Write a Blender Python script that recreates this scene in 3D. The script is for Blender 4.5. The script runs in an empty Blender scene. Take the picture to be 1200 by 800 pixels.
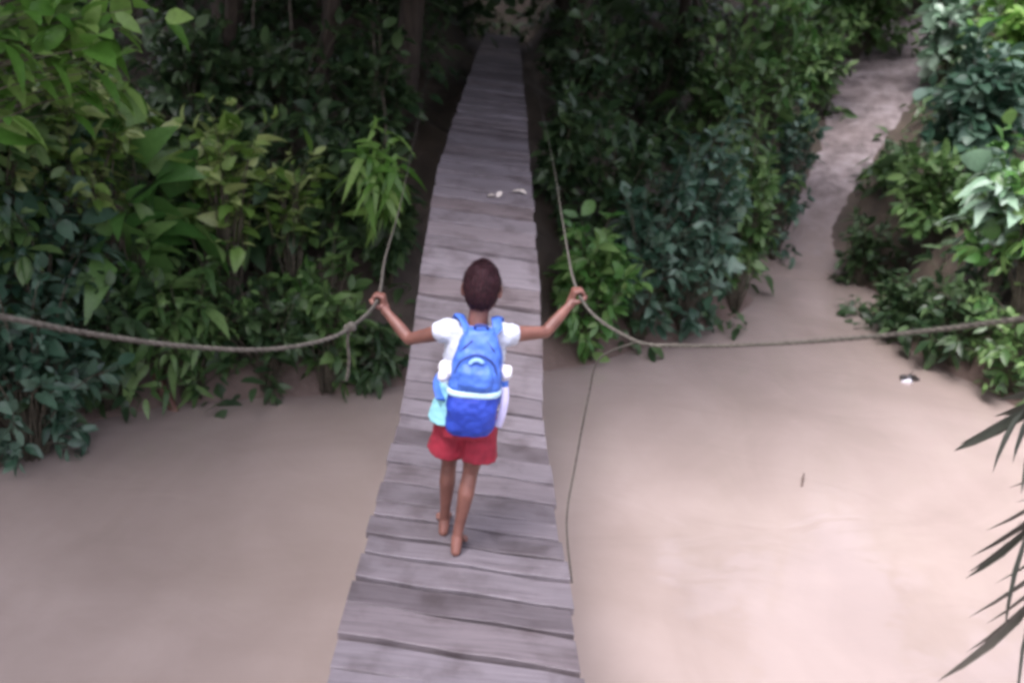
import bpy, bmesh, math, random
import numpy as np
from mathutils import Vector, Matrix, noise
random.seed(7); RNG = np.random.default_rng(11)
S = bpy.context.scene; COL = S.collection
rad = math.radians

# ------------------------------------------------------------------ camera
F_PX = 1040.0; PITCH = rad(19.6); ROLL = rad(4.0)
R0 = Vector((1,0,0)); U0 = Vector((0, math.sin(PITCH), math.cos(PITCH))); FW = Vector((0, math.cos(PITCH), -math.sin(PITCH)))
CR = R0*math.cos(ROLL) + U0*math.sin(ROLL); CU = U0*math.cos(ROLL) - R0*math.sin(ROLL)
cam = bpy.data.cameras.new('camera'); co = bpy.data.objects.new('camera', cam); COL.objects.link(co)
M = Matrix.Identity(4)
for i in range(3): M[i][0] = CR[i]; M[i][1] = CU[i]; M[i][2] = -FW[i]
co.matrix_world = M
cam.sensor_width = 36; cam.lens = 36*F_PX/1200; cam.clip_start = .05; cam.clip_end = 2000
cam.dof.use_dof = True; cam.dof.focus_distance = 3.7; cam.dof.aperture_fstop = 2.0
S.camera = co
def ray(px, py): return CR*((px-600)/F_PX) + CU*((400-py)/F_PX) + FW
def at(px, py, d): return ray(px, py)*d                        # point at camera depth d
def proj(p):
    d = p.dot(FW); return (600+F_PX*p.dot(CR)/d, 400-F_PX*p.dot(CU)/d, d)

# ------------------------------------------------------------------ object helpers
def tag(o, label=None, cat=None, group=None, kind=None):
    if label: o['label'] = label
    if cat: o['category'] = cat
    if group: o['group'] = group
    if kind: o['kind'] = kind
    return o
def link(name, me, mat, parent=None, loc=None):
    o = bpy.data.objects.new(name, me); COL.objects.link(o)
    if mat: me.materials.append(mat)
    if loc is not None: o.location = loc
    if parent: o.parent = parent
    return o
def empty(name, loc):
    o = bpy.data.objects.new(name, None); COL.objects.link(o); o.location = loc; o.empty_display_size = .1
    return o
class MB:
    def __init__(s): s.v = []; s.f = []
    def ring(s, c, a, b, n):
        i = len(s.v)
        for k in range(n):
            t = 2*math.pi*k/n; s.v.append(tuple(c + a*math.cos(t) + b*math.sin(t)))
        return i
    def bridge(s, i, j, n):
        for k in range(n): s.f.append((i+k, i+(k+1) % n, j+(k+1) % n, j+k))
    def tube(s, pts, rs, n=6, caps=True, flat=1.0, up=None):
        pts = [Vector(p) for p in pts]; prev = None; first = None
        if not hasattr(rs, '__len__'): rs = [rs]*len(pts)
        ref = Vector(up) if up else None
        for k, p in enumerate(pts):
            t = (pts[min(k+1, len(pts)-1)] - pts[max(k-1, 0)])
            if t.length < 1e-9: t = Vector((0,0,1))
            t.normalize()
            if ref is None: ref = t.orthogonal()
            a = (ref - t*ref.dot(t))
            if a.length < 1e-6: a = t.orthogonal()
            a.normalize(); ref = a.copy() if not up else Vector(up); b = t.cross(a)
            i = s.ring(p, a*rs[k]*flat, b*rs[k], n)
            if prev is not None: s.bridge(prev, i, n)
            else: first = i
            prev = i
        if caps:
            s.f.append(tuple(first+k for k in reversed(range(n)))); s.f.append(tuple(prev+k for k in range(n)))
    def ball(s, c, r, nu=12, nv=8):
        c = Vector(c); r = Vector(r) if hasattr(r, '__len__') else Vector((r,r,r)); prev = None
        top = len(s.v); s.v.append((c.x, c.y, c.z+r.z))
        for j in range(1, nv):
            ph = math.pi*j/nv; i = len(s.v)
            for k in range(nu):
                t = 2*math.pi*k/nu; s.v.append((c.x+r.x*math.sin(ph)*math.cos(t), c.y+r.y*math.sin(ph)*math.sin(t), c.z+r.z*math.cos(ph)))
            if prev is None:
                for k in range(nu): s.f.append((top, i+k, i+(k+1) % nu))
            else:
                for k in range(nu): s.f.append((prev+k, i+k, i+(k+1) % nu, prev+(k+1) % nu))
            prev = i
        b = len(s.v); s.v.append((c.x, c.y, c.z-r.z))
        for k in range(nu): s.f.append((b, prev+(k+1) % nu, prev+k))
    def capsule(s, p0, r0, p1, r1):
        s.tube([p0, p1], [r0, r1], 14); s.ball(p0, r0, 14, 10); s.ball(p1, r1, 14, 10)
    def loft(s, rings, n=28, power=2.0):
        """rings: (centre, rx, ry[, zx tilt]) in horizontal planes; super-ellipse sections."""
        prev = None; first = None
        for c, rx, ry in rings:
            i = len(s.v)
            for k in range(n):
                t = 2*math.pi*k/n; cx = math.cos(t); sy = math.sin(t)
                s.v.append((c[0]+rx*math.copysign(abs(cx)**(2/power), cx), c[1]+ry*math.copysign(abs(sy)**(2/power), sy), c[2]))
            if prev is not None: s.bridge(prev, i, n)
            else: first = i
            prev = i
        s.f.append(tuple(first+k for k in reversed(range(n)))); s.f.append(tuple(prev+k for k in range(n)))
    def mesh(s, name, smooth=True):
        me = bpy.data.meshes.new(name); me.from_pydata(s.v, [], s.f)
        if smooth: me.polygons.foreach_set('use_smooth', [True]*len(me.polygons))
        bm = bmesh.new(); bm.from_mesh(me); bmesh.ops.recalc_face_normals(bm, faces=bm.faces); bm.to_mesh(me); bm.free()
        me.update(); return me
    def build(s, name, mat, parent=None, smooth=True, loc=None): return link(name, s.mesh(name, smooth), mat, parent, loc)
def fuse(mb, name, voxel, smooth=6, disp=None):
    """voxel-fuse overlapping pieces into one continuous skin"""
    me = mb.mesh(name); o = bpy.data.objects.new('fuse_tmp', me); COL.objects.link(o)
    m = o.modifiers.new('r', 'REMESH'); m.mode = 'VOXEL'; m.voxel_size = voxel; m.use_smooth_shade = True
    if smooth:
        m = o.modifiers.new('s', 'SMOOTH'); m.iterations = smooth; m.factor = .5
    dg = bpy.context.evaluated_depsgraph_get(); dg.update()
    out = bpy.data.meshes.new_from_object(o.evaluated_get(dg)); out.name = name
    bpy.data.objects.remove(o); bpy.data.meshes.remove(me)
    if disp:
        nm = [v.normal.copy() for v in out.vertices]
        for v, n in zip(out.vertices, nm): v.co += n*disp(v.co)
    out.polygons.foreach_set('use_smooth', [True]*len(out.polygons)); out.update()
    return out
def np_mesh(name, V, faces):
    """faces: list of (n,k) integer arrays"""
    me = bpy.data.meshes.new(name); V = np.asarray(V, dtype=np.float32)
    me.vertices.add(len(V)); me.vertices.foreach_set('co', V.ravel())
    loops = np.concatenate([f.ravel() for f in faces]).astype(np.int32)
    tot = np.concatenate([np.full(len(f), f.shape[1], dtype=np.int32) for f in faces])
    st = np.concatenate([[0], np.cumsum(tot)[:-1]]).astype(np.int32)
    me.loops.add(len(loops)); me.loops.foreach_set('vertex_index', loops)
    me.polygons.add(len(tot)); me.polygons.foreach_set('loop_start', st); me.polygons.foreach_set('loop_total', tot)
    me.polygons.foreach_set('use_smooth', np.ones(len(tot), dtype=bool))
    me.update(calc_edges=True); return me
def spline(pts, n=8):
    pts = [Vector(p) for p in pts]; out = []
    for k in range(len(pts)-1):
        a = pts[max(k-1,0)]; b = pts[k]; c = pts[k+1]; d = pts[min(k+2, len(pts)-1)]
        for j in range(n):
            t = j/n; out.append(.5*((2*b)+(c-a)*t+(2*a-5*b+4*c-d)*t*t+(3*b-a-3*c+d)*t**3))
    out.append(pts[-1]); return out

# ------------------------------------------------------------------ materials
def nmat(name):
    m = bpy.data.materials.new(name); m.use_nodes = True; nt = m.node_tree
    return m, nt, nt.nodes['Principled BSDF'], nt.nodes['Material Output']
def ramp(nt, fac, stops):
    r = nt.nodes.new('ShaderNodeValToRGB'); nt.links.new(fac, r.inputs[0])
    while len(r.color_ramp.elements) < len(stops): r.color_ramp.elements.new(.5)
    for e, (p, c) in zip(r.color_ramp.elements, stops): e.position = p; e.color = (*c, 1)
    return r.outputs[0]
def tnoise(nt, scale, detail=4, coords='Object', stretch=None, rough=.55, dist=0):
    tc = nt.nodes.new('ShaderNodeTexCoord'); n = nt.nodes.new('ShaderNodeTexNoise')
    n.inputs['Scale'].default_value = scale; n.inputs['Detail'].default_value = detail; n.inputs['Roughness'].default_value = rough; n.inputs['Distortion'].default_value = dist
    src = tc.outputs[coords]
    if stretch:
        mp = nt.nodes.new('ShaderNodeMapping'); mp.inputs['Scale'].default_value = stretch; nt.links.new(src, mp.inputs[0]); src = mp.outputs[0]
    nt.links.new(src, n.inputs['Vector']); return n.outputs[0]
def bump(nt, b, h, strength, dist=.01):
    n = nt.nodes.new('ShaderNodeBump'); n.inputs['Strength'].default_value = strength; n.inputs['Distance'].default_value = dist
    nt.links.new(h, n.inputs['Height']); nt.links.new(n.outputs[0], b.inputs['Normal'])
def simple(name, c1, c2, scale=8, rough=.6, bmp=.2, bdist=.004, stretch=None, spec=.5, detail=5):
    m, nt, b, o = nmat(name); f = tnoise(nt, scale, detail, stretch=stretch)
    nt.links.new(ramp(nt, f, [(.35, c1), (.65, c2)]), b.inputs['Base Color']); b.inputs['Roughness'].default_value = rough
    b.inputs['Specular IOR Level'].default_value = spec
    if bmp: bump(nt, b, f, bmp, bdist)
    return m
def leafmat(name, cols, rough=.42, trans=.3):
    m, nt, b, o = nmat(name)
    g = nt.nodes.new('ShaderNodeNewGeometry')
    n = len(cols); c = ramp(nt, g.outputs['Random Per Island'], [((i+.5)/n, q) for i, q in enumerate(cols)])
    f = tnoise(nt, 30, 3)
    mx = nt.nodes.new('ShaderNodeMixRGB'); mx.blend_type = 'MULTIPLY'; mx.inputs[0].default_value = .5
    nt.links.new(c, mx.inputs[1]); nt.links.new(ramp(nt, f, [(.3, (.6,.6,.6)), (.7, (1.1,1.1,1.1))]), mx.inputs[2])
    nt.links.new(mx.outputs[0], b.inputs['Base Color']); b.inputs['Roughness'].default_value = rough
    t = nt.nodes.new('ShaderNodeBsdfTranslucent'); nt.links.new(mx.outputs[0], t.inputs['Color'])
    ms = nt.nodes.new('ShaderNodeMixShader'); ms.inputs[0].default_value = trans
    nt.links.new(b.outputs[0], ms.inputs[1]); nt.links.new(t.outputs[0], ms.inputs[2]); nt.links.new(ms.outputs[0], o.inputs['Surface'])
    return m
ML = {
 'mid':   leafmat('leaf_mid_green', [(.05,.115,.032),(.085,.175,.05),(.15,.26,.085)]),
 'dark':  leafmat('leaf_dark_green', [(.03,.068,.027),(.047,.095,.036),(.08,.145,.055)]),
 'blue':  leafmat('leaf_blue_green', [(.036,.09,.054),(.062,.135,.08),(.15,.25,.175)], .36),
 'fresh': leafmat('leaf_fresh_green', [(.06,.17,.035),(.09,.22,.05),(.17,.3,.09)]),
 'lime':  leafmat('leaf_lime_green', [(.09,.23,.035),(.14,.31,.055),(.23,.39,.1)], .42, .4),
 'yellow':leafmat('leaf_yellow_green', [(.12,.24,.045),(.21,.34,.08),(.35,.45,.17)], .4, .35),
 'pale':  leafmat('leaf_pale_green', [(.17,.3,.18),(.25,.4,.27),(.38,.52,.4)], .34, .25),
 'palm':  leafmat('leaf_palm', [(.035,.045,.034),(.055,.066,.05),(.085,.09,.07)], .5, .1),
}
M_bark = simple('bark', (.022,.017,.012), (.055,.043,.031), 6, .85, .6, .02, (3,3,.6))
M_twig = simple('twig', (.05,.045,.03), (.1,.09,.06), 20, .8, 0)
M_liana = simple('liana', (.09,.075,.055), (.16,.14,.11), 20, .8, .3)
M_rope = simple('rope', (.042,.039,.03), (.1,.095,.076), 60, .9, .3, .002)
M_cable = simple('steel_cable', (.05,.045,.045), (.1,.09,.09), 60, .6, .2)
M_skin = simple('skin', (.115,.05,.037), (.18,.08,.058), 12, .5, .05, .002)
M_hair = simple('hair', (.01,.004,.006), (.036,.011,.015), 60, .7, .8, .004, (2,2,1), spec=.2)
M_shorts = simple('shorts_red', (.2,.01,.024), (.28,.015,.034), 25, .8, .15)
M_packblue = simple('pack_blue', (.045,.13,.5), (.06,.17,.6), 30, .55, .15, .002)
M_packdeep = simple('pack_deep_blue', (.012,.04,.33), (.02,.06,.42), 30, .6, .15, .002)
M_packdark = simple('strap_navy', (.015,.03,.14), (.025,.045,.2), 40, .7, .15, .002)
M_trim = simple('trim_pale', (.4,.62,.7), (.5,.72,.78), 40, .5, 0)
M_white = simple('white_cloth', (.56,.58,.61), (.68,.7,.72), 20, .7, .3, .006)
M_lilac = simple('lilac_strap', (.42,.42,.62), (.52,.52,.7), 20, .5, .2)
M_dryleaf = simple('dry_leaf', (.4,.38,.33), (.55,.52,.46), 40, .6, .1)
M_black = simple('driftwood_gap_shade', (.012,.01,.01), (.03,.027,.025), 20, .35, .4)  # driftwood, and the black that stands in for shade in the deck gaps
M_twigwet = simple('wet_twig', (.06,.04,.03), (.12,.08,.06), 20, .5, .3)
# shirt: white with an aqua lower half
M_shirt, nt, b, o = nmat('shirt_cloth')
tc = nt.nodes.new('ShaderNodeTexCoord'); sx = nt.nodes.new('ShaderNodeSeparateXYZ'); nt.links.new(tc.outputs['Object'], sx.inputs[0])
nt.links.new(ramp(nt, sx.outputs['Z'], [(0, (.2,.5,.54)), (.72, (.24,.56,.6)), (.755, (.46,.52,.6)), (1, (.5,.56,.63))]), b.inputs['Base Color'])
b.inputs['Roughness'].default_value = .8; bump(nt, b, tnoise(nt, 18, 4), .4, .008)
# planks: grey weathered, each board its own tone, grain along the board
M_plank, nt, b, o = nmat('weathered_plank')
g = nt.nodes.new('ShaderNodeNewGeometry')
c = ramp(nt, g.outputs['Random Per Island'], [(.0, (.088,.078,.082)), (.35, (.128,.117,.123)), (.7, (.157,.146,.155)), (1, (.115,.098,.098))])
gr = tnoise(nt, 3.2, 7, stretch=(1.0, 22, 8), rough=.65, dist=.4)
st = tnoise(nt, 4.5, 5, rough=.6)
mx = nt.nodes.new('ShaderNodeMixRGB'); mx.blend_type = 'MULTIPLY'; mx.inputs[0].default_value = .75
nt.links.new(c, mx.inputs[1]); nt.links.new(ramp(nt, gr, [(.3, (.5,.47,.47)), (.5, (1,1,1)), (.72, (1.3,1.28,1.28))]), mx.inputs[2])
m2 = nt.nodes.new('ShaderNodeMixRGB'); m2.blend_type = 'MULTIPLY'; m2.inputs[0].default_value = .8
nt.links.new(mx.outputs[0], m2.inputs[1]); nt.links.new(ramp(nt, st, [(.33, (.5,.46,.46)), (.52, (1.02,1.02,1.05))]), m2.inputs[2])
nt.links.new(m2.outputs[0], b.inputs['Base Color']); b.inputs['Roughness'].default_value = .62
bump(nt, b, gr, .5, .006)
# water: muddy, silty swirls, small ripples
M_water, nt, b, o = nmat('muddy_water')
sw = tnoise(nt, .35, 6, dist=1.2); sw2 = tnoise(nt, 1.3, 5, stretch=(1,.45,1), dist=.8)
c1 = ramp(nt, sw, [(.3, (.285,.24,.208)), (.7, (.36,.308,.273))])
mx = nt.nodes.new('ShaderNodeMixRGB'); mx.blend_type = 'MULTIPLY'; mx.inputs[0].default_value = .5
nt.links.new(c1, mx.inputs[1]); nt.links.new(ramp(nt, sw2, [(.35, (.86,.85,.84)), (.65, (1.06,1.06,1.06))]), mx.inputs[2])
nt.links.new(mx.outputs[0], b.inputs['Base Color'])
b.inputs['Roughness'].default_value = .05; b.inputs['IOR'].default_value = 1.45
bump(nt, b, tnoise(nt, 1.9, 3, stretch=(.6,1.1,1), dist=1.2), .17, .04)
# ground: dark soil with wet clay near the water
M_soil, nt, b, o = nmat('bank_soil')
f = tnoise(nt, 2.2, 8, rough=.65)
geo = nt.nodes.new('ShaderNodeNewGeometry'); sx = nt.nodes.new('ShaderNodeSeparateXYZ'); nt.links.new(geo.outputs['Position'], sx.inputs[0])
mr = nt.nodes.new('ShaderNodeMapRange'); mr.inputs[1].default_value = -3.55; mr.inputs[2].default_value = -3.0; nt.links.new(sx.outputs['Z'], mr.inputs[0])
mx = nt.nodes.new('ShaderNodeMixRGB'); nt.links.new(mr.outputs[0], mx.inputs[0])
nt.links.new(ramp(nt, f, [(.3, (.1,.072,.056)), (.7, (.19,.14,.115))]), mx.inputs[1])
nt.links.new(ramp(nt, f, [(.3, (.03,.024,.017)), (.7, (.07,.055,.038))]), mx.inputs[2])
nt.links.new(mx.outputs[0], b.inputs['Base Color']); b.inputs['Roughness'].default_value = .7; bump(nt, b, f, .8, .08)
M_mud, nt, b, o = nmat('path_mud')
f = tnoise(nt, 3.0, 9, rough=.7); f2 = tnoise(nt, 1.1, 4)
mx = nt.nodes.new('ShaderNodeMixRGB'); mx.blend_type = 'MULTIPLY'; mx.inputs[0].default_value = .8
nt.links.new(ramp(nt, f, [(.34, (.08,.068,.064)), (.5, (.2,.175,.17)), (.68, (.29,.265,.262))]), mx.inputs[1]); nt.links.new(ramp(nt, f2, [(.35, (.7,.66,.64)), (.65, (1.1,1.1,1.12))]), mx.inputs[2])
geo = nt.nodes.new('ShaderNodeNewGeometry'); sx = nt.nodes.new('ShaderNodeSeparateXYZ'); nt.links.new(geo.outputs['Position'], sx.inputs[0])
ad = nt.nodes.new('ShaderNodeMath'); ad.operation = 'MULTIPLY_ADD'; nt.links.new(f, ad.inputs[0]); ad.inputs[1].default_value = .9; nt.links.new(sx.outputs['Z'], ad.inputs[2])
mr = nt.nodes.new('ShaderNodeMapRange'); mr.inputs[1].default_value = -3.1; mr.inputs[2].default_value = -2.1; nt.links.new(ad.outputs[0], mr.inputs[0])
silt = nt.nodes.new('ShaderNodeMixRGB'); nt.links.new(mr.outputs[0], silt.inputs[0]); silt.inputs[1].default_value = (.27,.225,.195,1); nt.links.new(mx.outputs[0], silt.inputs[2]); mx = silt
nt.links.new(mx.outputs[0], b.inputs['Base Color']); b.inputs['Roughness'].default_value = .55; bump(nt, b, f, 1, .07)

# ------------------------------------------------------------------ terrain
WZ = -3.6
def hitz(px, py, z=WZ):
    r = ray(px, py); return r*(z/r.z)
shore_px = [(0,548),(60,505),(130,488),(200,474),(300,466),(400,462),(470,452),(560,440),(640,434),(700,426),(740,410),(800,397),(855,374),(895,348),(905,325),(960,322),(985,345),(1040,392),(1100,430),(1160,458),(1210,488)]
shore = [hitz(*p).to_2d() for p in shore_px]
poly = [Vector((-14,-30)), Vector((-9,-8)), Vector((-6.4,2.5)), Vector((-5.2,5))] + shore + [Vector((5.9,5.2)), Vector((5.2,3.4)), Vector((5.6,0)), Vector((8,-8)), Vector((12,-30))]
PA = np.array([(p.x, p.y) for p in poly])
def sdist(X, Y):
    """signed distance to the water outline, positive on land"""
    P = np.stack([X, Y], -1); best = np.full(X.shape, 1e9); inside = np.zeros(X.shape, bool); n = len(PA)
    for i in range(n):
        a = PA[i]; c = PA[(i+1) % n]; e = c-a
        t = np.clip(((P-a)@e)/(e@e), 0, 1); q = a+t[..., None]*e
        best = np.minimum(best, np.hypot(*(np.moveaxis(P-q, -1, 0))))
        cond = ((a[1] > P[..., 1]) != (c[1] > P[..., 1]))
        xi = a[0]+(P[..., 1]-a[1])/((c[1]-a[1]) or 1e-9)*e[0]
        inside ^= cond & (P[..., 0] < xi)
    return np.where(inside, -best, best)
PS = (shore[14]+shore[15])/2                       # head of the inlet, where the path starts
SL = .42
def planehit(px, py):
    r = ray(px, py); k = (WZ+.02-SL*PS.y)/(r.z-SL*r.y); return r*k
path_px = [(934,318,52),(942,290,34),(952,262,24),(965,232,26),(985,195,30),(1003,155,36),(1018,118,46),(1022,82,62),(1040,50,60),(1075,20,50)]
path = [(planehit(x, y), w) for x, y, w in path_px]
path = [(Vector((PS.x-.05, PS.y-.5, WZ-.15)), 56)] + path
pc = np.array([(p.x, p.y) for p, w in path]); pz = np.array([p.z for p, w in path]); pw = np.array([w*p.dot(FW)/F_PX for p, w in path])
DW = .41
ctl = [at(537,800,2.8), at(545,640,3.67), at(553,500,5.02), at(561,380,5.75), at(563,300,6.35), at(568,200,7.75), at(577,130,10.2), at(584,70,14.5), at(588,44,19.5)]
cy = np.array([-1.5,.5]+[p.y for p in ctl]+[23.5]); cx = np.array([.0,-.03]+[p.x for p in ctl]+[ctl[-1].x-.05]); cz = np.array([-1.55,-1.78]+[p.z for p in ctl]+[ctl[-1].z+.12])
yy = np.linspace(-1.4, 23.4, 990)
def gs(v, s):
    k = np.exp(-.5*(np.arange(-60, 61)/s)**2); k /= k.sum(); return np.convolve(np.pad(v, 60, 'edge'), k, 'valid')
zz = gs(np.interp(yy, cy, cz), 14); xx = gs(np.interp(yy, cy, cx), 14)
def dk(y): return Vector((np.interp(y, yy, xx), y, np.interp(y, yy, zz)))
def deckpt(u, y):                      # u metres to the right of the centre line; deck tilts down to the right
    p = dk(y); return Vector((p.x+u, y, p.z - u*.04))
BRY, BRX, BRZ = yy, xx, zz
def vnoise(X, Y, s, seed=0.0):
    return (np.sin(X*s*1.3+seed+1.7*np.sin(Y*s*.9+seed*2.1))+np.sin(Y*s*1.7-seed+1.3*np.sin(X*s*1.1+seed))+np.sin((X+Y)*s*2.9+seed*3))/3
def pathd(X, Y):
    P = np.stack([X, Y], -1); bd = np.full(X.shape, 1e9); bz = np.zeros(X.shape); bw = np.ones(X.shape)
    for i in range(len(pc)-1):
        a = pc[i]; e = pc[i+1]-a; t = np.clip(((P-a)@e)/(e@e), 0, 1); q = a+t[..., None]*e
        d = np.hypot(*(np.moveaxis(P-q, -1, 0))); k = d < bd
        bd = np.where(k, d, bd); bz = np.where(k, pz[i]+t*(pz[i+1]-pz[i]), bz); bw = np.where(k, pw[i]+t*(pw[i+1]-pw[i]), bw)
    return bd, bz, bw
def height(X, Y):
    X = np.asarray(X, float); Y = np.asarray(Y, float); d = sdist(X, Y); dp = np.maximum(d, 0)
    h = WZ + 1.0*(1-np.exp(-dp/.7)) + .4*np.minimum(dp, 16) + .05*np.clip(dp-16, 0, 200)
    h += (.16*vnoise(X, Y, 1.1)+.07*vnoise(X, Y, 3.1, 2))*np.clip(dp/1.5, 0, 1)
    h = np.where(d < 0, WZ+np.maximum(d*.8, -1.6)-.02, h)
    bd, bz, bw = pathd(X, Y); k = np.clip((bd-bw*1.1)/1.3, 0, 1); k = k*k*(3-2*k)
    h = np.where(d > -.6, h*k+(1-k)*np.maximum(bz, WZ-.3), h)
    xb = np.interp(Y, BRY, BRX); zb = np.interp(Y, BRY, BRZ)-.2; k = np.clip((np.abs(X-xb)-.55)/.9, 0, 1); k = np.where((Y > 23.5) | (Y < 5), 1, k*k*(3-2*k))
    return np.where(h > zb, h*k+(1-k)*zb, h)
def hz(x, y): return float(height(np.array([x]), np.array([y]))[0])
fx = np.concatenate([-np.geomspace(400, 14, 22), np.linspace(-13.5, 15, 191), np.geomspace(15.6, 400, 22)])
fy = np.concatenate([-np.geomspace(300, 4, 16), np.linspace(-3, 26, 194), np.geomspace(26.6, 500, 24)])
GX, GY = np.meshgrid(fx, fy); GZ = height(GX, GY)
nx, ny = len(fx), len(fy); idx = np.arange(nx*ny).reshape(ny, nx)
Q = np.stack([idx[:-1,:-1], idx[:-1,1:], idx[1:,1:], idx[1:,:-1]], -1).reshape(-1, 4)
tag(link('ground', np_mesh('ground', np.stack([GX, GY, GZ], -1).reshape(-1, 3), [Q]), M_soil), kind='structure')
# water sheet
wx = np.linspace(-30, 30, 3); wy = np.linspace(-60, 22, 3); WX, WY = np.meshgrid(wx, wy); wi = np.arange(9).reshape(3, 3)
WQ = np.stack([wi[:-1,:-1], wi[:-1,1:], wi[1:,1:], wi[1:,:-1]], -1).reshape(-1, 4)
tag(link('water', np_mesh('water', np.stack([WX, WY, np.full_like(WX, WZ)], -1).reshape(-1, 3), [WQ]), M_water), kind='structure')
# muddy path: a sheet on the terrain with ragged edges
cl = spline([Vector((a[0], a[1], w)) for a, w in zip(pc, pw)], 14); V = []; NC = 13
for k, p in enumerate(cl):
    t = (cl[min(k+1, len(cl)-1)]-cl[max(k-1, 0)]); t = Vector((t.x, t.y)).normalized(); n = Vector((t.y, -t.x))
    for j in range(NC):
        u = -1+2*j/(NC-1); wdt = p.z*(1+.22*noise.noise(Vector((k*.23, u*1.0+5, 0)))+.12*noise.noise(Vector((k*.9, u*3, 7))))
        x = p.x+n.x*u*wdt; y = p.y+n.y*u*wdt; V.append((x, y, hz(x, y)+.03*(1-u*u)+.012+.03*noise.noise(Vector((x*2.2, y*2.2, 0)))*(1-u*u)))
pi_ = np.arange(len(V)).reshape(-1, NC); PQ = np.stack([pi_[:-1,:-1], pi_[:-1,1:], pi_[1:,1:], pi_[1:,:-1]], -1).reshape(-1, 4)
tag(link('path', np_mesh('path', V, [PQ]), M_mud), kind='structure')
def ground_at(px, py):
    r = ray(px, py); t = np.linspace(3, 40, 900); X = r.x*t; Y = r.y*t; Z = r.z*t; H = np.maximum(height(X, Y), WZ)
    k = np.argmax(Z <= H); p = r*t[k] if (Z <= H).any() else r*25
    return Vector((p.x, p.y, hz(p.x, p.y)))

# ------------------------------------------------------------------ footbridge
br = empty('footbridge', dk(4)); tag(br, 'narrow grey plank suspension footbridge crossing the muddy river into dark forest', 'footbridge')
mb = MB(); y = -1.2; rr = random.Random(3)
base = br.location
while y < 21.5:
    w = rr.choice([.13,.15,.17,.19,.21]); gap = rr.choice([.014,.018,.026,.038]); sk = -.085+rr.uniform(-.012, .012)
    DWy = DW-.03*max(0, min(1, (y-7)/7)); l = DWy+rr.uniform(-.01,.01); r = DWy+rr.uniform(-.012,.01); dz = rr.uniform(-.009,.007); tw = rr.uniform(-.014,.014); th = .034
    NS = 7; c = []
    e0 = rr.uniform(-.006,.006); e1 = rr.uniform(-.006,.006)
    for s in range(NS):
        u = -l+(l+r)*s/(NS-1); cup = .004*math.sin(s*1.9+y*5)
        row = []
        for q, (yo, zo) in enumerate([(0,-th),(0.0,-.003),(.003,0),(w-.004,0),(w,-.003),(w,-th)]):
            wob = .004*noise.noise(Vector((u*6, y*3+yo*9, 1)))+(e0*s/(NS-1) if yo < .1 else e1*s/(NS-1))
            p = deckpt(u, y+yo+sk*u+wob) - base; p.z += zo+dz+tw*u+(cup if zo > -.01 else 0); row.append(len(mb.v)); mb.v.append(tuple(p))
        c.append(row)
    for s in range(NS-1):
        for q in range(6): mb.f.append((c[s][q], c[s][(q+1) % 6], c[s+1][(q+1) % 6], c[s+1][q]))
    mb.f.append(tuple(c[0])); mb.f.append(tuple(reversed(c[-1])))
    y += w+gap
deck = mb.build('deck', M_plank, br, smooth=False)
for u0 in (-.2, .02, .22):
    m_ = MB(); m_.tube([deckpt(u0, q)-base-Vector((0,0,.062)) for q in np.linspace(-1.3, 21.6, 84)], .017, 4, flat=5.4, up=(1,0,0)); m_.build('gap_shade_strip', M_black, br, smooth=False)  # added black strips under the boards, standing in for shade in the gaps
for s in (-1, 1):
    m_ = MB(); m_.tube([deckpt(s*.355, q)-base-Vector((0,0,.052)) for q in np.linspace(-1.3, 21.6, 84)], .013, 8); m_.build('support_cable', M_cable, br)
for q in np.arange(-.6, 21, 1.15):
    a = deckpt(-.37, q)-base-Vector((0,0,.118)); c_ = deckpt(.37, q)-base-Vector((0,0,.118)); m_ = MB(); m_.tube([a, c_], .026, 8); m_.build('cross_beam', M_bark, br)
def deck_hit(px, py):
    r = ray(px, py)
    for t in np.linspace(2, 9, 3500):
        p = r*t; q = dk(p.y)
        if p.z <= q.z-(p.x-q.x)*.04: return p
    return p

# ------------------------------------------------------------------ child
fR = deck_hit(534, 650); fL = deck_hit(520, 624)
O = Vector(((fR.x+fL.x)/2+.012, (fR.y+fL.y)/2, (fR.z+fL.z)/2)); LEAN = .055
def loc(x, y, z): return Vector((x+LEAN*z, y, z))
hips = {-1: loc(-.055,0,.585), 1: loc(.055,0,.585)}
foot = {1: fR-O, -1: fL-O}
sh = {-1: loc(-.116,0,.928), 1: loc(.116,0,.932)}
el = {-1: loc(-.262,.085,.855), 1: loc(.265,.1,.918)}
wr = {-1: loc(-.372,.16,.94), 1: loc(.352,.19,1.01)}
hd = {-1: loc(-.41,.185,.978), 1: loc(.384,.22,1.045)}   # rope axis inside each fist
KL = hd[-1]+O; KR = hd[1]+O
for n_, p in (('head top', loc(0,.02,1.2)), ('handL', hd[-1]), ('handR', hd[1]), ('elL', el[-1]), ('elR', el[1]), ('shL', sh[-1]), ('shR', sh[1]), ('hip', loc(0,0,.6)), ('fR', foot[1]), ('fL', foot[-1])):
    print('PROJ', n_, [round(v, 1) for v in proj(p+O)])
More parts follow.
